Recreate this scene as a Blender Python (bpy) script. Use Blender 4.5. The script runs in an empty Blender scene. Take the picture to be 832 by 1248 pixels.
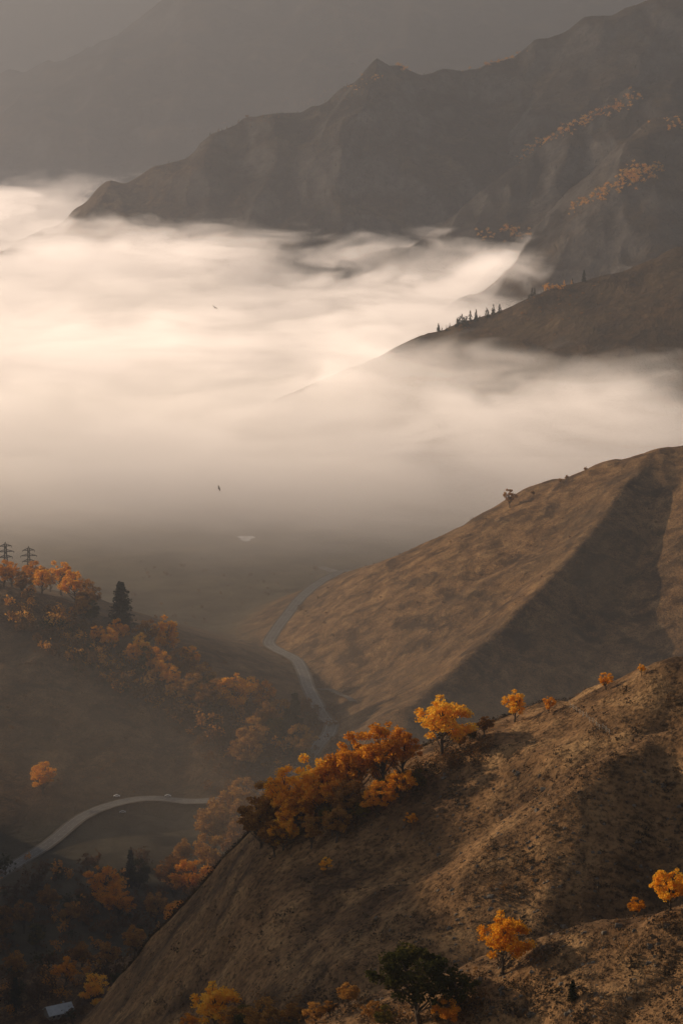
import bpy, math, random
import numpy as np
from mathutils import Vector

random.seed(7); RNG=np.random.default_rng(7)
sc=bpy.context.scene
sc.view_settings.view_transform='Standard'; sc.view_settings.look='None'
sc.view_settings.exposure=0; sc.view_settings.gamma=1

# ------------------------------------------------------------ camera
VF=26.0; F=624/math.tan(math.radians(VF/2)); P=math.radians(11.4)
cam=bpy.data.cameras.new("camera"); co=bpy.data.objects.new("camera",cam); sc.collection.objects.link(co)
cam.sensor_fit='VERTICAL'; cam.angle=math.radians(VF); cam.clip_start=0.5; cam.clip_end=40000
co.location=(0,0,0); co.rotation_euler=(math.pi/2-P,0,0); sc.camera=co
def ray(px,py):
    r=(px-416)/F; u=(624-py)/F
    return np.array([r, math.cos(P)+u*math.sin(P), -math.sin(P)+u*math.cos(P)])
def unp(px,py,d):
    v=ray(px,py); return v*(d/v[1])

# ------------------------------------------------------------ light
SUN_AZ=-64; SUN_EL=15
w=bpy.data.worlds.new("World"); sc.world=w; w.use_nodes=True
nt=w.node_tree; bg=nt.nodes['Background']
sky=nt.nodes.new('ShaderNodeTexSky'); sky.sky_type='NISHITA'; sky.sun_disc=False
sky.sun_elevation=math.radians(SUN_EL); sky.sun_rotation=math.radians(SUN_AZ)
hs=nt.nodes.new('ShaderNodeHueSaturation'); hs.inputs['Saturation'].default_value=0.5
nt.links.new(sky.outputs[0],hs.inputs['Color']); nt.links.new(hs.outputs[0],bg.inputs[0]); bg.inputs[1].default_value=0.075
sl=bpy.data.lights.new("sun",'SUN'); sl.energy=5; sl.angle=math.radians(0.5); sl.color=(1,0.76,0.50)
so=bpy.data.objects.new("sun",sl); sc.collection.objects.link(so)
a=math.radians(SUN_AZ); e=math.radians(SUN_EL)
ts=Vector((math.sin(a)*math.cos(e),math.cos(a)*math.cos(e),math.sin(e)))
so.rotation_euler=(-ts).to_track_quat('-Z','Y').to_euler(); so.location=(-500,0,800)

# ------------------------------------------------------------ noise
PERM=RNG.permutation(4096)
G2=np.stack([np.cos(np.linspace(0,2*np.pi,256,endpoint=False)),np.sin(np.linspace(0,2*np.pi,256,endpoint=False))],1)
def perlin(x,y,seed=0):
    xi=np.floor(x).astype(np.int64); yi=np.floor(y).astype(np.int64); xf=x-xi; yf=y-yi
    def g(ix,iy,dx,dy):
        h=PERM[(PERM[(ix+seed*57)&4095]+iy)&4095]&255
        return G2[h,0]*dx+G2[h,1]*dy
    u=xf*xf*xf*(xf*(xf*6-15)+10); v=yf*yf*yf*(yf*(yf*6-15)+10)
    a0=g(xi,yi,xf,yf)*(1-u)+g(xi+1,yi,xf-1,yf)*u
    a1=g(xi,yi+1,xf,yf-1)*(1-u)+g(xi+1,yi+1,xf-1,yf-1)*u
    return (a0*(1-v)+a1*v)*1.5
def sstep(x,a,b):
    t=np.clip((x-a)/(b-a),0,1); return t*t*(3-2*t)

FL=-500.0
# ridge crests: (px,py,distance) world points derived once, slope (or per-point slopes), crest rounding
R=[
 ([(-900,-200,13500),(0,-130,13500),(500,-190,13500),(1700,-220,13500)],0.5,80,1),
 ([(-600,150,9000),(-200,118,9000),(0,95,9000),(100,70,8950),(190,48,8900),(235,22,8900),(262,0,8900),(330,-45,9000),(500,-90,9200),(900,-60,9200),(1500,-80,9000)],0.45,20,1),
 ([(20,350,5000),(60,300,5000),(130,235,5050),(190,195,5100),(260,157,5150),(300,142,5200),(345,130,5200),(430,105,5250),(455,94,5250),(490,80,5300),(570,76,5350),(640,62,5400),(720,42,5400),(832,0,5400),(1000,-50,5400),(1500,-150,5400)],[1.2,1.1,.8]+[.62]*13,5,1),
 ([(440,330,4550),(500,280,4600),(540,245,4620),(600,205,4640),(650,172,4660),(700,150,4680),(770,120,4700),(832,88,4720),(1000,40,4750)],0.72,4,1),
 ([(600,320,4150),(640,294,4180),(700,255,4200),(740,232,4220),(790,190,4250),(832,140,4280),(960,80,4300)],0.72,4,1),
 ([(330,520,2860),(400,477,2900),(450,446,2920),(530,410,2930),(600,385,2940),(660,357,2950),(740,336,2960),(790,320,2970),(832,303,2980),(1000,260,3000),(1400,200,3000)],0.5,14,.75),
 ([(330,822,1840),(380,778,1900),(430,742,1950),(500,692,1950),(570,655,1930),(620,622,1920),(650,606,1900),(700,586,1890),(770,562,1870),(832,546,1850),(1000,500,1830),(1300,470,1800)],0.5,10,.1),
 ([(800,557,1840),(700,650,1720),(640,722,1640),(560,802,1560),(500,855,1510)],0.64,4,.3),
 ([(340,935,1490),(290,902,1510),(260,878,1530),(200,842,1570),(120,797,1610),(60,762,1640),(0,723,1660),(-150,680,1700),(-500,660,1800)],0.36,6,.5),
 ([(390,915,1560),(350,893,1590),(290,853,1640),(210,803,1700),(150,765,1740),(80,728,1800),(0,708,1850),(-200,690,1900)],0.4,15,.5),
 # foreground spurs
 ([(1500,700,400),(1100,755,410),(832,814,420),(780,831,424),(740,843,426),(700,861,430),(640,882,434),(590,902,438),(540,928,446),(500,952,456),(430,985,475),(330,1045,500),(250,1120,520),(180,1220,540),(120,1330,560)],[.5]*10+[.55,.65,.9,1,1],4,0),
 ([(1300,770,370),(1000,835,375),(832,884,378),(740,930,372),(690,975,366),(600,1022,368),(480,1064,382),(380,1092,410),(270,1130,435),(190,1175,448),(120,1260,455),(80,1340,460)],[.72]*7+[.72,.75,.85,1,1],2.5,0),
 ([(1300,1000,225),(1000,1060,230),(832,1107,233),(760,1122,236),(700,1147,238),(640,1182,240),(560,1218,243),(500,1244,246),(380,1285,250),(200,1380,255)],0.6,3,0),
]
RW=[([(-500,480,14),(-500,655,14),(-505,715,-38),(-510,770,-85),(-520,900,-118),(-540,1180,-180),(-540,1340,-220)],1.2,8,.5),  # added ridge out of view at left, crest shaped to shade the lower valley
    ([(0,-400,60),(0,-2,-2.2)],0.66,0.5,0)]
ridges=[([tuple(unp(*p)) for p in pts],s,r,c) for pts,s,r,c in R]+RW

NAZc=600
az=np.concatenate([np.linspace(-60,-11,110,endpoint=False),np.linspace(-11,11,NAZc,endpoint=False),np.linspace(11,60,110)])
az=np.radians(az)
rad=np.concatenate([np.geomspace(1.0,150,90,endpoint=False),np.geomspace(150,600,420,endpoint=False),np.geomspace(600,3500,560,endpoint=False),np.geomspace(3500,5600,260,endpoint=False),np.geomspace(5600,15500,220)])
A,D=np.meshgrid(az,rad,indexing='ij')
X=D*np.sin(A); Y=D*np.cos(A)
wx=X+perlin(Y/(60),X/60,41)*sstep(D,150,400)*(1-sstep(D,500,900))*6+perlin(Y/200,X/200,43)*sstep(D,1000,1400)*(1-sstep(D,3000,3500))*18
# the near spurs drop away into the valley on their western side
cut=np.maximum(0,-9-X)*0.85*(1-sstep(D,900,1100)); cut=np.where(cut>0,cut*cut/(cut+9),0)
zs=[]
for ri,(pts,s,r,c) in enumerate(ridges):
    best=np.full(X.shape,-1e5); sl_=s if isinstance(s,list) else [s]*len(pts)
    for k,(p,q) in enumerate(zip(pts[:-1],pts[1:])):
        dx,dy=q[0]-p[0],q[1]-p[1]; L2=dx*dx+dy*dy
        t=np.clip(((wx-p[0])*dx+(Y-p[1])*dy)/L2,0,1)
        ds=np.hypot(wx-(p[0]+t*dx),Y-(p[1]+t*dy))
        h=p[2]+t*(q[2]-p[2])-(sl_[k]+t*(sl_[k+1]-sl_[k]))*(np.sqrt(ds*ds+r*r)-r)
        best=np.maximum(best,h)
    if ri in (10,11,12): best=best-cut
    zs.append(best)
K=0.8+0.0016*D
zs.append(np.full(X.shape,FL)); 
mx=np.max(zs,axis=0)
Z=mx+K*np.log(sum(np.exp(np.clip((z-mx)/K,-40,0)) for z in zs))
am=np.argmax(zs,axis=0); cov=np.array([c for *_,c in ridges]+[.3])[am]
cov=np.where((am==2),1-.6*(1-sstep(X,-560,-150)),cov)
above=Z-FL
hm=sstep(above,2,70)
gsp=np.maximum(D*0.0030,0.3)
lam=2200.0; i=0
while lam>1.5:
    wgt=sstep(D/lam,3.0,9.0)*sstep(lam/gsp,2.0,4.5)
    if wgt.max()>0:
        n=perlin(X/lam+i*13.7,Y/lam-i*7.1,i)
        if lam>8: n=0.35*n+0.65*(0.5-2.0*np.abs(perlin(X/lam*1.1+31+i,Y/lam*.75+5,i+20)))
        mid=sstep(D,900,1300)*(1-sstep(D,2200,3400))*(lam<200)
        amp=lam*(0.042+0.085*sstep(D,3300,4000)*(lam<900)+.022*(D<600)-.008*mid)
        Z=Z+n*amp*wgt*(hm*0.985+0.010)
    lam*=0.52; i+=1

nA,nR=X.shape
V=np.stack([X,Y,Z],-1).reshape(-1,3)
idx=np.arange(nA*nR).reshape(nA,nR)
Q=np.stack([idx[:-1,:-1],idx[1:,:-1],idx[1:,1:],idx[:-1,1:]],-1).reshape(-1,4)

def quad_mesh(name,V,Q,mats,mi=None,smooth=False,attrs=None):
    me=bpy.data.meshes.new(name)
    V=np.asarray(V,dtype=np.float32); Q=np.asarray(Q,dtype=np.int32)
    me.vertices.add(len(V)); me.vertices.foreach_set('co',V.ravel())
    me.loops.add(Q.size); me.loops.foreach_set('vertex_index',Q.ravel())
    me.polygons.add(len(Q)); me.polygons.foreach_set('loop_start',np.arange(0,Q.size,4,dtype=np.int32))
    me.polygons.foreach_set('loop_total',np.full(len(Q),4,dtype=np.int32))
    for m in mats: me.materials.append(m)
    if mi is not None: me.polygons.foreach_set('material_index',np.asarray(mi,dtype=np.int32))
    me.polygons.foreach_set('use_smooth',np.full(len(Q),smooth))
    if attrs:
        for k,v in attrs.items():
            at=me.attributes.new(k,'FLOAT','POINT'); at.data.foreach_set('value',np.asarray(v,dtype=np.float32).ravel())
    me.update(calc_edges=True)
    return me
def add(name,me,loc=(0,0,0),parent=None):
    o=bpy.data.objects.new(name,me); sc.collection.objects.link(o); o.location=loc
    if parent: o.parent=parent
    return o

def gz(x,y):
    a_=math.atan2(x,y); d_=math.hypot(x,y)
    i=int(np.clip(np.searchsorted(az,a_)-1,0,nA-2)); j=int(np.clip(np.searchsorted(rad,d_)-1,0,nR-2))
    u=(a_-az[i])/(az[i+1]-az[i]); v=(d_-rad[j])/(rad[j+1]-rad[j]); u=min(max(u,0),1); v=min(max(v,0),1)
    return float((Z[i,j]*(1-u)+Z[i+1,j]*u)*(1-v)+(Z[i,j+1]*(1-u)+Z[i+1,j+1]*u)*v)
def hit(px,py,dmin=100,dmax=16000):
    v=ray(px,py); a_=math.atan2(v[0],v[1]); h=math.hypot(v[0],v[1]); s=v[2]/h
    i=int(np.clip(np.searchsorted(az,a_),1,nA-1)); i=i if az[i]-a_<a_-az[i-1] else i-1
    m=(Z[i]>=s*rad)&(rad>dmin)
    j=int(np.argmax(m)) if m.any() else None
    if j is None or rad[j]>dmax:
        mm=(rad>dmin)&(rad<dmax); k=np.where(mm)[0]; j=k[np.argmax(Z[i][k]/rad[k])]  # local skyline
    d_=rad[j]; x=d_*math.sin(a_); y=d_*math.cos(a_)
    return x,y,gz(x,y),d_

# ------------------------------------------------------------ materials
def mat(name):
    m=bpy.data.materials.new(name); m.use_nodes=True; n=m.node_tree
    for k in list(n.nodes):
        if k.type!='OUTPUT_MATERIAL': n.nodes.remove(k)
    return m,n,n.nodes['Material Output']
def N(n,t,**kw):
    k=n.nodes.new(t)
    for a_,v in kw.items(): setattr(k,a_,v)
    return k
def noise(n,vec,scale,detail=4,rough=.55,dist=0):
    k=N(n,'ShaderNodeTexNoise'); k.inputs['Scale'].default_value=scale; k.inputs['Detail'].default_value=detail
    k.inputs['Roughness'].default_value=rough; k.inputs['Distortion'].default_value=dist
    n.links.new(vec,k.inputs['Vector']); return k.outputs['Fac']
def ramp(n,fac,stops):
    k=N(n,'ShaderNodeValToRGB'); el=k.color_ramp.elements
    while len(el)<len(stops): el.new(.5)
    for e_,(p_,c) in zip(el,stops): e_.position=p_; e_.color=(*c,1)
    n.links.new(fac,k.inputs[0]); return k.outputs[0]
def mix(n,f,a_,b,bt='MIX'):
    k=N(n,'ShaderNodeMix',data_type='RGBA',blend_type=bt)
    if hasattr(f,'links'): n.links.new(f,k.inputs[0])
    else: k.inputs[0].default_value=f
    for s_,i_ in ((a_,6),(b,7)):
        if hasattr(s_,'links'): n.links.new(s_,k.inputs[i_])
        else: k.inputs[i_].default_value=(*s_,1)
    return k.outputs[2]
def M(n,op,a_,b=None,clamp=False):
    k=N(n,'ShaderNodeMath',operation=op,use_clamp=clamp)
    for i_,s_ in enumerate((a_,b)):
        if s_ is None: continue
        if hasattr(s_,'links'): n.links.new(s_,k.inputs[i_])
        else: k.inputs[i_].default_value=s_
    return k.outputs[0]
def bsdf(n,out,col,rough=.9,normal=None):
    b=N(n,'ShaderNodeBsdfPrincipled'); b.inputs['Roughness'].default_value=rough
    b.inputs['Specular IOR Level'].default_value=0.1
    if hasattr(col,'links'): n.links.new(col,b.inputs['Base Color'])
    else: b.inputs['Base Color'].default_value=(*col,1)
    if normal: n.links.new(normal,b.inputs['Normal'])
    n.links.new(b.outputs[0],out.inputs[0]); return b

mt,n,out=mat("hillside_ground")
g=N(n,'ShaderNodeNewGeometry'); pos=g.outputs['Position']
sep=N(n,'ShaderNodeSeparateXYZ'); n.links.new(g.outputs['Normal'],sep.inputs[0])
scr=N(n,'ShaderNodeAttribute',attribute_name='scrub').outputs['Fac']
flo=N(n,'ShaderNodeAttribute',attribute_name='flat').outputs['Fac']
big=noise(n,pos,0.012,6,.6); midn=noise(n,pos,0.09,6,.65); fine=noise(n,pos,0.9,5,.7)
pat=noise(n,pos,0.035,8,.72,.5)
grass=ramp(n,midn,[(.3,(.115,.064,.032)),(.5,(.265,.152,.072)),(.7,(.42,.26,.125))])
grass=mix(n,ramp(n,pat,[(.40,(1,1,1)),(.53,(0,0,0))]),grass,(.085,.050,.028))
fr=ramp(n,fine,[(.36,(.26,.24,.22)),(.50,(.95,.95,.95)),(.75,(1.4,1.32,1.2))])
grass=mix(n,.95,grass,fr,'MULTIPLY')
scrubc=ramp(n,noise(n,pos,0.006,9,.72),[(.36,(.026,.022,.017)),(.5,(.062,.047,.033)),(.66,(.18,.12,.066))])
f1=M(n,'ADD',M(n,'MULTIPLY',scr,1.0),M(n,'MULTIPLY',M(n,'SUBTRACT',big,.5),1.6),True)
c=mix(n,f1,grass,scrubc)
rock=ramp(n,noise(n,pos,0.03,8,.7),[(.3,(.05,.046,.042)),(.7,(.24,.205,.175))])
st=M(n,'MULTIPLY',M(n,'SUBTRACT',.80,sep.outputs[2]),7,True)
st=M(n,'MULTIPLY',st,M(n,'MULTIPLY',scr,.8),True)
c=mix(n,st,c,rock)
vor=N(n,'ShaderNodeTexVoronoi'); vor.inputs['Scale'].default_value=.012; n.links.new(pos,vor.inputs['Vector'])
bw=N(n,'ShaderNodeRGBToBW'); n.links.new(vor.outputs['Color'],bw.inputs[0])
fieldc=mix(n,.5,ramp(n,noise(n,pos,.02,7,.65),[(.35,(.07,.056,.036)),(.5,(.13,.105,.066)),(.65,(.20,.16,.10))]),bw.outputs[0],'MULTIPLY')
c=mix(n,flo,c,fieldc)
bp=N(n,'ShaderNodeBump'); bp.inputs['Strength'].default_value=.9; bp.inputs['Distance'].default_value=.9
hh=M(n,'ADD',M(n,'MULTIPLY',fine,.8),M(n,'MULTIPLY',midn,3.0)); n.links.new(hh,bp.inputs['Height'])
bp2=N(n,'ShaderNodeBump'); bp2.inputs['Distance'].default_value=50; n.links.new(M(n,'MULTIPLY',scr,.95,True),bp2.inputs['Strength'])
n.links.new(noise(n,pos,.011,8,.70,.4),bp2.inputs['Height']); n.links.new(bp.outputs[0],bp2.inputs['Normal'])
bsdf(n,out,c,.95,bp2.outputs[0])
flat=1-sstep(above,3,16)
ter=add("mountain_valley_terrain",quad_mesh("mountain_valley_terrain",V,Q,[mt],smooth=True,attrs={'scrub':cov,'flat':flat}))

def simple(name,c1,c2,scale,rough=.9):
    m,n,out=mat(name); t=N(n,'ShaderNodeTexCoord')
    bsdf(n,out,ramp(n,noise(n,t.outputs['Object'],scale,5,.6),[(.35,c1),(.65,c2)]),rough); return m
bark=simple("bark",(.05,.038,.028),(.13,.10,.075),3)
def leafmat(name,c1,c2,c3,tr=.5,sc_=7):
    m,n,out=mat(name); t=N(n,'ShaderNodeTexCoord'); oi=N(n,'ShaderNodeObjectInfo')
    f_=noise(n,t.outputs['Object'],sc_,3,.7)
    f_=M(n,'ADD',f_,M(n,'MULTIPLY',M(n,'SUBTRACT',oi.outputs['Random'],.5),.22))
    col=ramp(n,f_,[(.33,c1),(.5,c2),(.68,c3)])
    d=N(n,'ShaderNodeBsdfDiffuse'); tl=N(n,'ShaderNodeBsdfTranslucent'); mx_=N(n,'ShaderNodeMixShader'); mx_.inputs[0].default_value=tr
    for q in (d,tl): n.links.new(col,q.inputs[0])
    n.links.new(d.outputs[0],mx_.inputs[1]); n.links.new(tl.outputs[0],mx_.inputs[2]); n.links.new(mx_.outputs[0],out.inputs[0]); return m
LY=leafmat("leaves_gold",(.68,.29,.02),(.90,.47,.035),(.95,.62,.08),.55)
LO=leafmat("leaves_orange",(.48,.19,.015),(.78,.35,.028),(.90,.48,.05),.55)
LR=leafmat("leaves_rust",(.18,.085,.026),(.38,.18,.045),(.56,.31,.08))
LG=leafmat("leaves_dark_green",(.03,.033,.010),(.07,.065,.018),(.20,.14,.025),.35)
LC=leafmat("needles_dark",(.012,.018,.012),(.03,.035,.02),(.05,.055,.03),.15)
LB=leafmat("sagebrush",(.035,.027,.018),(.07,.05,.034),(.15,.11,.075),.2,.2)
LM=leafmat("leaves_distant",(.50,.22,.04),(.70,.34,.07),(.82,.48,.12),.5,.02)
LMR=leafmat("leaves_distant_rust",(.10,.052,.024),(.20,.105,.04),(.33,.17,.06),.4,.02)

# ------------------------------------------------------------ tree builders
def tube(path,radii,sides=6):
    path=np.array(path,float); vs=[];qs=[]
    for k,p in enumerate(path):
        t=path[min(k+1,len(path)-1)]-path[max(k-1,0)]; t/=np.linalg.norm(t)+1e-9
        a_=np.cross(t,[.3,.9,.2]); a_/=np.linalg.norm(a_)+1e-9; b=np.cross(t,a_)
        for s_ in range(sides):
            th=2*math.pi*s_/sides; vs.append(p+radii[k]*(a_*math.cos(th)+b*math.sin(th)))
    for k in range(len(path)-1):
        for s_ in range(sides):
            qs.append((k*sides+s_,k*sides+(s_+1)%sides,(k+1)*sides+(s_+1)%sides,(k+1)*sides+s_))
    return np.array(vs),np.array(qs)
def leaves(cent,size,rng):
    n_=len(cent); a_=rng.normal(size=(n_,3)); a_/=np.linalg.norm(a_,axis=1)[:,None]
    b=np.cross(a_,rng.normal(size=(n_,3))); b/=np.linalg.norm(b,axis=1)[:,None]
    s_=(size*rng.uniform(.6,1.3,n_))[:,None]
    v=np.stack([cent-a_*s_*.5,cent+b*s_*.35,cent+a_*s_*.5,cent-b*s_*.35],1).reshape(-1,3)
    return v,np.arange(n_*4).reshape(-1,4)
class Bld:
    def __init__(s): s.v=[];s.q=[];s.m=[];s.n=0
    def add(s,v,q,mi): s.v.append(v); s.q.append(q+s.n); s.m.append(np.full(len(q),mi)); s.n+=len(v)
    def mesh(s,name,mats): return quad_mesh(name,np.concatenate(s.v),np.concatenate(s.q),mats,np.concatenate(s.m))
def broadleaf(name,seed,leaf,wide=1.0,low=.16,nclump=58,lsize=.036,gap=.0,npc=85):
    """unit-height tree, scaled by the object"""
    rng=np.random.default_rng(seed); B=Bld()
    lean=rng.normal(0,.04,2); top=np.array([lean[0],lean[1],.60])
    def trunk(t): return np.array([lean[0]*t/.6+.012*math.sin(t*9+seed),lean[1]*t/.6,t])
    B.add(*tube([trunk(t) for t in (-.04,.03,.12,.25,.4,.6)],[.038,.027,.022,.018,.013,.006],8),0)
    # uneven crown: overlapping lobes
    lobes=[(np.array([lean[0],lean[1],.60]),np.array([.30*wide,.30*wide,.36]))]
    for k in range(4):
        th=k*1.57+rng.uniform(0,1.2); rr=.17*wide
        lobes.append((np.array([math.cos(th)*rr,math.sin(th)*rr,rng.uniform(low+.26,.62)]),np.array([.23*wide,.23*wide,rng.uniform(.17,.25)])))
    cents=[]
    for k in range(nclump):
        c_,r_=lobes[0] if rng.random()<.36 else lobes[1+int(rng.integers(4))]
        q=rng.normal(size=3); q/=np.linalg.norm(q); q*=rng.uniform(.35,1)**.5
        p=c_+q*r_*.86
        if p[2]<low: p[2]=low+rng.uniform(0,.1)
        cents.append((p,rng.uniform(.042,.085)))
    for k,(p,r_) in enumerate(cents):
        if k%2==0:
            hgt=max(.08,min(.55,p[2]-.20*rng.uniform(.6,1.4)-math.hypot(p[0],p[1])*.3)); b=trunk(hgt); md=(b+p)/2+np.array([0,0,-.02])+rng.normal(0,.012,3)
            B.add(*tube([b,md,p],[.011,.007,.002],5),0)
            for j in range(2):
                o_=cents[int(rng.integers(len(cents)))][0]
                if np.linalg.norm(o_-md)<.2: B.add(*tube([md,o_],[.005,.0015],4),0)
    pts=[]
    for c_,r_ in cents:
        m_=int(npc*(r_/.065)**2)
        q=rng.normal(size=(m_,3)); q/=np.linalg.norm(q,axis=1)[:,None]
        q*=(rng.uniform(0,1,m_)**.5)[:,None]*r_*np.array([1.25,1.25,.85]); pts.append(c_+q)
    pts=np.concatenate(pts); B.add(*leaves(pts,lsize,rng),1)
    return B.mesh(name,[bark,leaf])
def conifer(name,seed,leaf,n_w=22,w=.17):
    rng=np.random.default_rng(seed); B=Bld()
    B.add(*tube([(0,0,-.03),(0,0,.5),(0,0,.99)],[.02,.012,.002],6),0)
    pts=[]
    for k in range(n_w):
        z=.08+.90*k/n_w; r_=w*(1-z)**.75+.01
        for j in range(8):
            if rng.random()<.12: continue
            th=rng.uniform(0,6.28); rr=r_*rng.uniform(.6,1.2)
            B.add(*tube([(0,0,z),(math.cos(th)*rr,math.sin(th)*rr,z-.35*rr)],[.003,.001],3),0)
            for s_ in np.linspace(.15,1,8):
                for _ in range(3): pts.append((math.cos(th)*rr*s_+rng.normal(0,.014),math.sin(th)*rr*s_+rng.normal(0,.014),z-.35*rr*s_+rng.normal(0,.012)))
    B.add(*leaves(np.array(pts),.04,rng),1)
    return B.mesh(name,[bark,leaf])
T={}
for k,(lf,nm) in {'Y':(LY,'gold'),'O':(LO,'orange'),'R':(LR,'rust'),'G':(LG,'green')}.items():
    T[k]=[broadleaf(f"{nm}_tree_{s_}",11*s_+ord(k),lf,wide=w_,low=l_,nclump=c_) for s_,w_,l_,c_ in ((1,1.15,.2,66),(2,.85,.13,52),(3,1.0,.17,48))]
T['C']=[conifer("conifer_a",3,LC,24,.24),conifer("conifer_b",4,LC,26,.2)]
NM={'Y':'golden_cottonwood_tree','O':'orange_cottonwood_tree','R':'rust_autumn_tree','G':'dark_green_tree','C':'conifer_tree'}
def plant(kind,px,py,hpx,dmin=100,dmax=16000,var=None,sx=1.0):
    x,y,z,d=hit(px,py,dmin,dmax); H=hpx*d/F/0.97
    me=T[kind][var if var is not None else random.randrange(len(T[kind]))]
    o=add(NM[kind],me,(x,y,z-.02*H)); o.scale=(H*sx,H*sx,H); o.rotation_euler=(0,0,random.uniform(0,6.28)); return o

# foreground trees
plant('Y',538,922,84,200,520,0,1.12)
plant('Y',627,880,46,200,520,1,1.0)
plant('O',738,843,27,200,520,1,1.1); plant('Y',781,826,17,200,520,2,.9)
plant('O',668,872,24,200,520,2); plant('R',590,898,30,300,520,1,1.2); plant('R',572,905,24,300,520,1,1.2)
for (k,x_,y_,h_) in [('O',468,962,98),('O',438,972,92),('O',418,982,76),('O',490,950,70),('Y',385,1000,96),('O',352,1008,84),('R',330,1012,76),
      ('Y',358,1026,64),('O',458,998,54),('Y',487,982,50),('R',425,1008,64),('O',400,1004,80),('R',410,1028,54),('Y',500,1014,26),('Y',397,1070,25),
      ('R',318,1035,74),('R',335,1045,54),('O',372,1016,66),('Y',345,1036,50),('G',440,1005,34),('G',465,985,38),('G',510,965,30),('R',560,912,24),('G',575,905,18),('G',405,1020,44),('R',380,1035,48)]:
    plant(k,x_,y_,h_,200,560)
# nearest spur
plant('Y',612,1188,94,150,300,0,.9); plant('G',512,1252,118,150,300,0,1.25); plant('G',556,1242,66,150,300,2,1.2)
plant('Y',816,1112,62,150,300,0); plant('O',775,1120,32,150,300,1,1.2); plant('Y',840,1118,52,150,300,2)
plant('Y',262,1268,84,150,600,0,1.0); plant('O',232,1275,50,150,600,1); plant('R',322,1268,62,150,600,0,1.1); plant('O',545,1262,56,150,300,2,1.0); plant('R',425,1228,38,150,600,1,1.3)
plant('C',697,1225,28,150,300,1,1.5); plant('R',385,1250,34,150,600,2,1.4)
for (k,x_,y_,h_) in [('R',355,1256,40),('G',300,1262,40),('R',402,1240,24),('R',455,1246,30),('G',470,1256,36),('R',285,1262,44)]: plant(k,x_,y_,h_,150,600,None,1.3)
# lower-left woods on the valley floor
for (k,x_,y_,h_) in [('Y',118,1238,60),('O',125,1110,66),('C',160,1082,50),('G',170,1085,44),('R',60,1120,48),('R',85,1135,44),('O',235,1110,74),('R',212,1095,60),
      ('R',30,1140,50),('O',145,1125,54),('R',165,1170,50),('O',80,1210,50),('R',100,1185,44),('R',20,1195,44),('R',190,1130,50),('G',45,1160,40),('R',225,1060,44),
      ('O',52,968,46),('R',0,1150,54),('R',130,1185,40),('O',200,1180,40),('R',262,1045,84),('R',285,1020,76),('R',258,1085,80),('R',300,1000,60),('R',240,1150,60),('C',20,1235,44),('G',150,1215,40),
      ('R',290,1065,80),('O',275,1110,70),('R',305,1040,66),('O',215,1140,50),('R',250,1120,60)]:
    plant(k,x_,y_,h_,700,1480)
# tree belt behind the left hill
for (k,x_,y_,h_) in [('O',15,716,32),('O',40,720,38),('Y',75,726,46),('Y',92,734,42),('O',62,722,30),('R',110,748,40),
     ('O',145,788,36),('Y',172,808,36),('Y',203,802,54),('O',190,828,46),('Y',200,837,44),('O',232,822,38),('R',222,832,44),('R',245,852,46),('R',178,792,40),
     ('Y',285,876,60),('Y',300,866,44),('O',318,872,46),('R',270,872,48),('R',325,905,54),('R',345,900,50),('C',360,908,64),('G',340,915,44),('R',310,925,50),('R',300,945,54),
     ('C',350,920,58),('R',365,930,48),('O',120,792,30),('O',210,848,34),('R',250,875,44),('O',160,815,32),('O',135,800,36),('R',28,728,30),('R',100,762,36),('O',262,868,40),('Y',52,724,36),('O',5,716,34),('R',235,862,44),('G',180,820,34),('G',255,860,38),('G',112,760,30)]:
    plant(k,x_,y_,h_*1.08,1400,2100)
plant('C',148,768,60,1400,2100,0,1.4)
plant('R',621,620,26,1500,2100,2,.9)
for x_ in (649,682,690,713): plant('R',x_,605-(x_-649)*.45,8,1500,2100,1)
plant('C',711,345,14,2600,3200)

# distant masses as single meshes
def mass(name,mats,items):
    B=Bld(); rng=np.random.default_rng(5)
    for x,y,z,H,mi,con in items:
        if con:
            m_=80; t=rng.uniform(0,1,m_)**1.4; th=rng.uniform(0,6.28,m_); r_=(1-t)*.30*H*rng.uniform(.3,1,m_)
            c_=np.stack([r_*np.cos(th),r_*np.sin(th),H*(.05+.95*t)],1); s_=.16*H
        else:
            m_=90; nc=7; cc=rng.normal(0,1,(nc,3))*np.array([.2,.2,.13])*H+np.array([0,0,.5*H])
            c_=cc[rng.integers(0,nc,m_)]+rng.normal(0,.11*H,(m_,3)); s_=.17*H
        v,q=leaves(c_+np.array([x,y,z]),s_,rng); B.add(v,q,mi)
        v,q=tube([(x,y,z-.05*H),(x,y,z+.5*H)],[.03*H,.015*H],4); B.add(v,q,0)
    return add(name,B.mesh(name,mats))
it=[]
def cl(px,py,sx_,sy_,n_,h_,mi,con=False,dmin=100,dmax=16000):
    for _ in range(n_):
        x,y,z,d=hit(px+random.gauss(0,sx_),py+random.gauss(0,sy_),dmin,dmax)
        if d>2400:
            x+=random.uniform(-.002,.002)*d; y+=random.uniform(-.003,.003)*d; z=gz(x,y)
        it.append((x,y,z-.5,h_*random.uniform(.5,1.4)*d/F,mi,con))
for (x_,y_,sx_,sy_,n_) in [(455,97,7,2,10),(490,82,5,3,12),(430,107,5,1,6),(600,72,14,2,18),(630,66,8,2,8)]: cl(x_,y_,sx_,sy_,n_,4,1,False,3600,5600)
for t in np.linspace(0,1,18): cl(640+t*135,178-t*56,5,1.5,8,4.4,1,False,3900,5000)
for t in np.linspace(0,1,14): cl(700+t*100,254-t*50,5,2,9,4.8,1,False,3900,4600)
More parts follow.
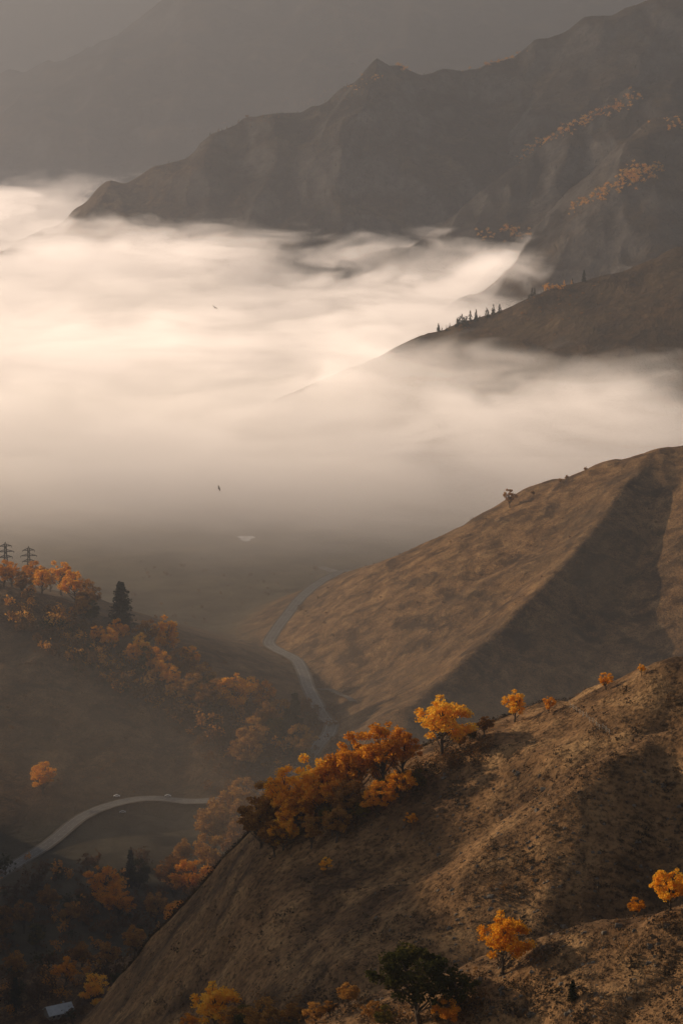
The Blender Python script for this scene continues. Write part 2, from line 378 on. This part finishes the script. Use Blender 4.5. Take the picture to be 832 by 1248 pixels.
cl(620,286,14,3,34,4.8,1,False,3900,5200); cl(775,216,12,5,40,5.8,1,False,3900,4600); cl(822,150,12,6,22,4.2,1,False,3900,4600); cl(590,291,10,2,12,4.2,1,False,3900,5200)
for t in np.linspace(0,1,40): cl(260+t*200,160-t*58,6,4,3,3.2,2,random.random()<.6,4000)
for _ in range(800): cl(random.uniform(200,830),random.uniform(70,290),10,8,1,3.0,3,True,3600)
for t in np.linspace(0,1,16): cl(538+t*70,404-t*22,3,1,2,9,3,True,2500,3300)
for t in np.linspace(0,1,14): cl(640+t*55,361-t*14,3,1,1,8,3 if random.random()<.6 else 1,random.random()<.6,2500,3300)
cl(690,375,40,14,50,3,2,False,2500,3300); cl(560,402,10,4,12,4,2,False,2500,3300)
mass("distant_autumn_trees",[bark,LM,LMR,LC],it)

it=[]
for _ in range(520):
    cl(random.uniform(-20,310),random.uniform(1055,1250),6,6,1,random.uniform(8,26),random.choice([2,2,2,1,3]) if random.random()<.6 else 2,False,700,1500)
for _ in range(340):
    t=random.random(); cl(10+t*330,728+t*180+random.uniform(-4,44),6,8,1,random.uniform(8,22),random.choice([2,2,1,2,1,3]),False,1450,2100)
for _ in range(140): cl(random.uniform(250,400),random.uniform(860,980),8,8,1,random.uniform(8,22),2,False,700,1900)
for _ in range(60): cl(random.uniform(150,400),random.uniform(690,760),8,5,1,random.uniform(3,7),2,False,1500,2600)
for _ in range(160): cl(random.uniform(400,820),random.uniform(620,800),10,8,1,random.uniform(1.5,3.5),2,False,1500,2100)
for _ in range(150): cl(random.uniform(0,280),random.uniform(790,980),10,8,1,random.uniform(2,6),2,False,1200,1700)
mass("valley_thicket",[bark,LM,LMR,LG],it)

# shrubs and rocks on the near slopes
B=Bld(); rng=np.random.default_rng(9)
cx_=[(random.uniform(180,850),random.uniform(850,1245)) for _ in range(70)]
for k_ in range(7500):
    if k_%3==0:
        cc=random.choice(cx_); px=random.gauss(cc[0],16); py=random.gauss(cc[1],8)
    else: px=random.uniform(150,860); py=random.uniform(830,1250)
    x,y,z,d=hit(px,py,120,900)
    if d>700: continue
    s_=random.uniform(.2,.75)*(1 if random.random()<.92 else 2.1); m_=16
    q=rng.normal(size=(m_,3))*np.array([.45,.45,.3])*s_+np.array([x,y,z+.25*s_]); v,f_=leaves(q,.4*s_,rng); B.add(v,f_,0 if random.random()<.93 else 1)
for k_ in range(250):   # larger brush between the cottonwoods and along the nearest spur
    if k_<190: t=random.random(); x,y,z,d=hit(320+t*270+random.gauss(0,8),1035-t*125+random.gauss(0,9),200,600)
    else: x,y,z,d=hit(random.uniform(290,600),random.uniform(1222,1256),150,500)
    s_=random.uniform(.8,2.2); q=rng.normal(size=(70,3))*np.array([.42,.42,.32])*s_+np.array([x,y,z+.4*s_]); v,f_=leaves(q,.22*s_,rng); B.add(v,f_,random.choice([0,1,1]))
add("sagebrush_shrubs",B.mesh("sagebrush_shrubs",[LB,LMR]))
rockm=simple("rock_surface",(.07,.06,.05),(.20,.17,.14),2)
B=Bld()
cube=np.array([[-1,-1,-1],[1,-1,-1],[1,1,-1],[-1,1,-1],[-1,-1,1],[1,-1,1],[1,1,1],[-1,1,1]],float)
cq=np.array([[0,3,2,1],[4,5,6,7],[0,1,5,4],[1,2,6,5],[2,3,7,6],[3,0,4,7]])
for _ in range(420):
    px=random.gauss(620,70) if random.random()<.6 else random.uniform(450,860); py=random.uniform(940,1240) 
    x,y,z,d=hit(px,py,120,500); s_=random.uniform(.12,.40)*(1 if random.random()<.92 else 1.8)
    v=cube*np.where(cube[:,2:]>0,.6,1)+rng.normal(0,.22,(8,3)); v=v*s_*np.array([1,.8,.6])+np.array([x,y,z]); B.add(v,cq,0)
add("scattered_rocks",B.mesh("scattered_rocks",[rockm]))

# ------------------------------------------------------------ roads
asph=simple("road_surface",(.15,.14,.13),(.22,.205,.19),.2)
grav=simple("gravel_shoulder",(.12,.10,.078),(.18,.155,.125),.3)
paint=simple("road_paint",(.5,.5,.47),(.6,.6,.57),1)
def catm(P_,n_=14):
    P_=[np.array(p,float) for p in P_]; P_=[2*P_[0]-P_[1]]+P_+[2*P_[-1]-P_[-2]]; o=[]
    for i_ in range(1,len(P_)-2):
        for t in np.linspace(0,1,n_,endpoint=False):
            a_,b,c_,d_=P_[i_-1:i_+3]; o.append(.5*((2*b)+(c_-a_)*t+(2*a_-5*b+4*c_-d_)*t*t+(3*b-a_-3*c_+d_)*t**3))
    o.append(P_[-2]); return np.array(o)
def floorpt(px,py):
    v=ray(px,py); t=(FL+1)/v[2]; return (v[0]*t,v[1]*t)
def strip(pts,off,wd,lift,B,mi,dash=None):
    C=catm(pts); Tn=np.gradient(C,axis=0); Tn/=np.linalg.norm(Tn,axis=1)[:,None]; Nn=np.stack([-Tn[:,1],Tn[:,0]],1)
    vs=[];qs=[];ns=5 if wd>3 else 2
    zc=np.array([max(gz(*(C[k]+Nn[k]*o_)) for o_ in (-5,-2,0,2,5)) for k in range(len(C))])
    zc=np.maximum(zc,np.convolve(np.pad(zc,3,'edge'),np.ones(7)/7,'valid'))
    for k in range(len(C)):
        for o_ in np.linspace(off-wd/2,off+wd/2,ns):
            p=C[k]+Nn[k]*o_; vs.append((p[0],p[1],zc[k]+lift))
    for k in range(len(C)-1):
        if dash and k%2: continue
        for s_ in range(ns-1): qs.append((k*ns+s_,k*ns+s_+1,(k+1)*ns+s_+1,(k+1)*ns+s_))
    B.add(np.array(vs),np.array(qs),mi)
main=[floorpt(*p) for p in [(-90,1120),(-30,1085),(20,1052),(60,1030),(100,1010),(150,997),(200,991),(255,991),(310,985),(360,965),(398,935),(404,910),(390,890),(376,870),(370,850),(362,834),(340,818),(328,806),(336,796),(352,783),(372,767),(395,750),(425,733),(446,715),(420,700),(390,690)]]
B=Bld(); strip(main,0,11.5,.30,B,1); strip(main,0,8,.36,B,0)
for o_ in (-3.6,3.6): strip(main,o_,.15,.40,B,2)
strip(main,0,.15,.40,B,2,True)
add("valley_road",B.mesh("valley_road",[asph,grav,paint]))
B=Bld(); strip([floorpt(*p) for p in [(378,868),(400,866),(418,878),(430,892)]],0,5,.33,B,0)
add("dirt_track",B.mesh("dirt_track",[grav]))

# pond
m,n,out=mat("pond_water"); b=bsdf(n,out,(.25,.27,.28),.08); b.inputs['Specular IOR Level'].default_value=.6
cx,cy=floorpt(300,655); vs=[];K_=28
for k in range(K_):
    th=2*math.pi*k/K_; r_=1+.25*math.sin(3*th)+.12*math.sin(5*th+1); vs.append((cx+8*r_*math.cos(th),cy+14*r_*math.sin(th)))
zc=max(gz(*v) for v in vs)+.3; me=bpy.data.meshes.new("pond"); me.from_pydata([(x,y,zc) for x,y in vs],[],[list(range(K_))]); me.materials.append(m); add("pond",me)

# ------------------------------------------------------------ boxes / parts
def boxv(c_,s_): return cube*np.array(s_)/2+np.array(c_)
def part(name,parent,v,q,m_):
    me=quad_mesh(name,v,q,[m_]); return add(name,me,parent=parent)
steel=simple("galvanised_steel",(.05,.05,.05),(.08,.08,.08),1,.6)
def pylon(px,py,hpx,rot):
    x,y,z,d=hit(px,py,1500,2100); H=hpx*d/F; B=Bld()
    def bar(p,q,r_=.16): 
        v,f_=tube([p,q],[r_*1.3,r_*1.3],4); B.add(v,f_,0)
    prev=None
    for t in np.linspace(0,.93,8):
        w_=max(3.8*(1-t)**1.3,.75); c4=[np.array([sx_*w_,sy_*w_,t*H]) for sx_,sy_ in ((-1,-1),(1,-1),(1,1),(-1,1))]
        for k in range(4): bar(c4[k],c4[(k+1)%4],.12)
        if prev:
            for k in range(4):
                bar(prev[k],c4[k],.28); bar(prev[k],c4[(k+1)%4],.13); bar(prev[(k+1)%4],c4[k],.13)
        prev=c4
    apex=np.array([0,0,H]); 
    for c_ in prev: bar(c_,apex,.2)
    for t,L in ((.62,5.5),(.76,6.8),(.90,5.0)):
        for s_ in (-1,1):
            tip=np.array([s_*L,0,t*H]); w_=max(3.8*(1-t)**1.3,.75)
            for sy_ in (-1,1): bar(np.array([s_*w_,sy_*w_,t*H]),tip,.2); bar(np.array([s_*w_,sy_*w_,(t+.05)*H]),tip,.15)
            for k in (.4,.7): bar(np.array([s_*(w_+(L-w_)*k),0,t*H]),np.array([s_*(w_+(L-w_)*k),0,t*H+.05*H*(1-k)]),.12)
            bar(tip,tip-np.array([0,0,1.6]),.16)
    o=add("electricity_pylon",B.mesh("electricity_pylon",[steel]),(x,y,z)); o.rotation_euler=(0,0,rot); return o
pylon(8,702,50,.25); pylon(36,700,50,.15)

# house
x,y,z,d=hit(72,1240,700,1500)
hs_=bpy.data.objects.new("farm_house",None); sc.collection.objects.link(hs_); hs_.location=(x,y,z-.2); hs_.rotation_euler=(0,0,.5)
wall=simple("painted_wall",(.25,.23,.20),(.35,.32,.28),1); roof=simple("metal_roof",(.42,.45,.48),(.55,.58,.6),.5,.5); glass=simple("window_glass",(.03,.035,.04),(.05,.055,.06),1,.1); dr=simple("door_wood",(.12,.07,.04),(.18,.1,.06),3)
part("walls",hs_,boxv((0,0,1.6),(12,8,3.2)),cq,wall)
gv=np.array([(-6,-4,3.2),(-6,4,3.2),(-6,0.02,5.8),(-6,-.02,5.8),(6,-4,3.2),(6,4,3.2),(6,.02,5.8),(6,-.02,5.8)]); part("gables",hs_,gv,np.array([[0,1,2,3],[4,5,6,7]]),wall)
for s_,nm in ((-1,"roof_front"),(1,"roof_back")):
    v=np.array([(-6.8,s_*4.8,2.72),(6.8,s_*4.8,2.72),(6.8,0,5.86),(-6.8,0,5.86)]); v2=np.concatenate([v,v+np.array([0,0,.18])]); part(nm,hs_,v2,np.array([[0,1,2,3],[4,5,6,7],[0,1,5,4],[1,2,6,5],[2,3,7,6],[3,0,4,7]]),roof)
for k,x_ in enumerate((-4,-1.6,3.6)): part(f"window_{k+1}",hs_,boxv((x_,-4.01,1.8),(1.2,.08,1.2)),cq,glass)
part("door",hs_,boxv((1,-4.01,1.05),(1,.1,2.1)),cq,dr); part("chimney",hs_,boxv((3,1,5.6),(.8,.8,2)),cq,wall)

# parked cars beside the road
def car(px,py,col,rot):
    x,y=floorpt(px,py); z=max(gz(x,y),FL)+.45
    o=bpy.data.objects.new("parked_car",None); sc.collection.objects.link(o); o.location=(x,y,z); o.rotation_euler=(0,0,rot)
    pm=simple("car_paint",col,tuple(c_*1.05 for c_ in col),.5,.3)
    prof=[(-2.2,.35),(-2.2,.85),(-1.9,1.0),(-1.4,1.05),(-.8,1.5),(.6,1.5),(1.2,1.02),(2.0,.9),(2.2,.7),(2.2,.35)]
    me=bpy.data.meshes.new("body"); k=len(prof); vs=[(a_,-.88 if b<1.2 else -.72,b) for a_,b in prof]+[(a_,.88 if b<1.2 else .72,b) for a_,b in prof]
    me.from_pydata(vs,[],[list(range(k))[::-1],list(range(k,2*k))]+[[i_,(i_+1)%k,k+(i_+1)%k,k+i_] for i_ in range(k)]); me.materials.append(pm); add("body",me,parent=o)
    part("side_windows",o,np.array([(-1.2,-.90,1.08),(1.0,-.90,1.08),(.55,-.78,1.42),(-.8,-.78,1.42),(-1.2,.90,1.08),(1.0,.90,1.08),(.55,.78,1.42),(-.8,.78,1.42)]),np.array([[0,1,2,3],[7,6,5,4]]),glass)
    for i_,(a_,b) in enumerate(((-1.4,-.85),(1.4,-.85),(-1.4,.85),(1.4,.85))):
        v,q=tube([(a_,b-.1,.33),(a_,b-.09,.33),(a_,b+.09,.33),(a_,b+.1,.33)],[.02,.33,.33,.02],12); part(f"wheel_{i_+1}",o,v,q,glass)
car(143,993,(.7,.7,.7),.1); car(150,1003,(.5,.5,.52),.2); car(205,988,(.6,.6,.6),0)

# fence on the slope
B=Bld(); prev=None
for t in np.linspace(0,1,13):
    x,y,z,d=hit(694+t*48,864+t*34,200,500)
    B.add(*tube([(x,y,z-.2),(x,y,z+1.1)],[.06,.05],5),0)
    if prev is not None:
        for h_ in (.45,.85): B.add(*tube([prev+np.array([0,0,h_]),np.array([x,y,z+h_])],[.02,.02],3),0)
    prev=np.array([x,y,z])
add("wooden_fence",B.mesh("wooden_fence",[simple("fence_wood",(.35,.31,.26),(.5,.45,.4),2)]))

# birds
bm_=simple("bird_feathers",(.015,.014,.013),(.03,.028,.026),5)
def bird(px,py,d,rz,bank):
    p=unp(px,py,d); B=Bld()
    B.add(*tube([(0,-.28,0),(0,-.22,.01),(0,-.12,.0),(0,.05,0),(0,.18,0),(0,.24,.02),(0,.30,.02),(0,.345,.005)],[.012,.035,.065,.075,.055,.04,.035,.006],10),0)
    for s_ in (-1,1):
        v=[]
        for (xx,yl,yt,zz) in ((.05,.12,-.08,.03),(.25,.17,-.08,.12),(.45,.14,-.1,.16),(.62,.04,-.12,.13),(.74,-.08,-.16,.08)):
            v+= [(s_*xx,yl,zz),(s_*xx,yt,zz-.01)]
        q=[(2*k,2*k+1,2*k+3,2*k+2) for k in range(4)]; B.add(np.array(v),np.array(q),0)
    B.add(np.array([(-.03,-.2,0),(.03,-.2,0),(.09,-.42,0),(-.09,-.42,0)]),np.array([[0,1,2,3]]),0)
    o=add("flying_bird",B.mesh("flying_bird",[bm_]),tuple(p)); o.rotation_euler=(.5,bank,rz); return o
bird(262,375,480,.3,.6); bird(267,595,520,-.9,1.1)

# ------------------------------------------------------------ atmosphere
def volbox(name,x0,x1,y0,y1,z0,z1,m_):
    v=boxv(((x0+x1)/2,(y0+y1)/2,(z0+z1)/2),(x1-x0,y1-y0,z1-z0)); return add(name,quad_mesh(name,v,cq,[m_]))
def hom(name,dens,col,g_):
    m,n,out=mat(name); s_=N(n,'ShaderNodeVolumePrincipled'); s_.inputs['Color'].default_value=(*col,1); s_.inputs['Density'].default_value=dens
    s_.inputs['Anisotropy'].default_value=g_
    n.links.new(s_.outputs[0],out.inputs['Volume']); return m
volbox("atmospheric_haze",-15000,15000,-600,15400,-620,1500,hom("haze",1/12000,(.84,.88,1.0),.4))
volbox("distant_haze",-14000,14000,5700,15300,-610,1400,hom("distant_haze",1/5500,(.84,.90,1.0),.4))
volbox("valley_haze",-2500,2500,1150,2300,-600,-405,hom("valley_haze",1/1900,(1,.88,.77),.35))

m,n,out=mat("fog_bank"); g=N(n,'ShaderNodeNewGeometry'); mp=N(n,'ShaderNodeMapping'); mp.inputs['Scale'].default_value=(1/750,1/480,1/220); n.links.new(g.outputs['Position'],mp.inputs[0])
mp.inputs['Rotation'].default_value=(0,0,.5)
sp=N(n,'ShaderNodeSeparateXYZ'); n.links.new(g.outputs['Position'],sp.inputs[0])
n1=noise(n,mp.outputs[0],1.0,1,.5,.3); n2=noise(n,mp.outputs[0],3.0,3,.65,.9)
top=M(n,'ADD',M(n,'ADD',M(n,'MULTIPLY',M(n,'SUBTRACT',n1,.5),260),M(n,'MULTIPLY',M(n,'SUBTRACT',n2,.5),330)),-384)
s1=M(n,'DIVIDE',M(n,'SUBTRACT',top,sp.outputs[2]),36,True)
ym=N(n,'ShaderNodeMapRange',interpolation_type='SMOOTHSTEP'); n.links.new(sp.outputs[1],ym.inputs[0]); ym.inputs[1].default_value=1950; ym.inputs[2].default_value=2850
zf=N(n,'ShaderNodeMapRange'); n.links.new(sp.outputs[2],zf.inputs[0]); zf.inputs[1].default_value=-480; zf.inputs[2].default_value=-370; zf.inputs[3].default_value=.35  # dims the fog's own glow low in the bank, as if shaded
body=M(n,'ADD',M(n,'MULTIPLY',n2,2.1),-.42,True)
dens=M(n,'MULTIPLY',M(n,'MULTIPLY',M(n,'MULTIPLY',s1,ym.outputs[0]),.019),body)
pv=N(n,'ShaderNodeVolumePrincipled'); pv.inputs['Color'].default_value=(1,.97,.94,1); pv.inputs['Anisotropy'].default_value=.35
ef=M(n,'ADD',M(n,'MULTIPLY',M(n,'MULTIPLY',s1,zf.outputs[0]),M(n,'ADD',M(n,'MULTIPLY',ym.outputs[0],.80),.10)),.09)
n.links.new(dens,pv.inputs['Density']); n.links.new(M(n,'MULTIPLY',dens,ef),pv.inputs['Emission Strength']); pv.inputs['Emission Color'].default_value=(1,.79,.64,1)  # fog emits a warm glow standing in for multiply scattered sunlight
n.links.new(pv.outputs[0],out.inputs['Volume'])
try: m.cycles.volume_step_rate=0.8
except Exception as ex: print("step",ex)
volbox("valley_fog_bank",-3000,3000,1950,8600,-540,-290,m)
print("done", len(bpy.data.objects))
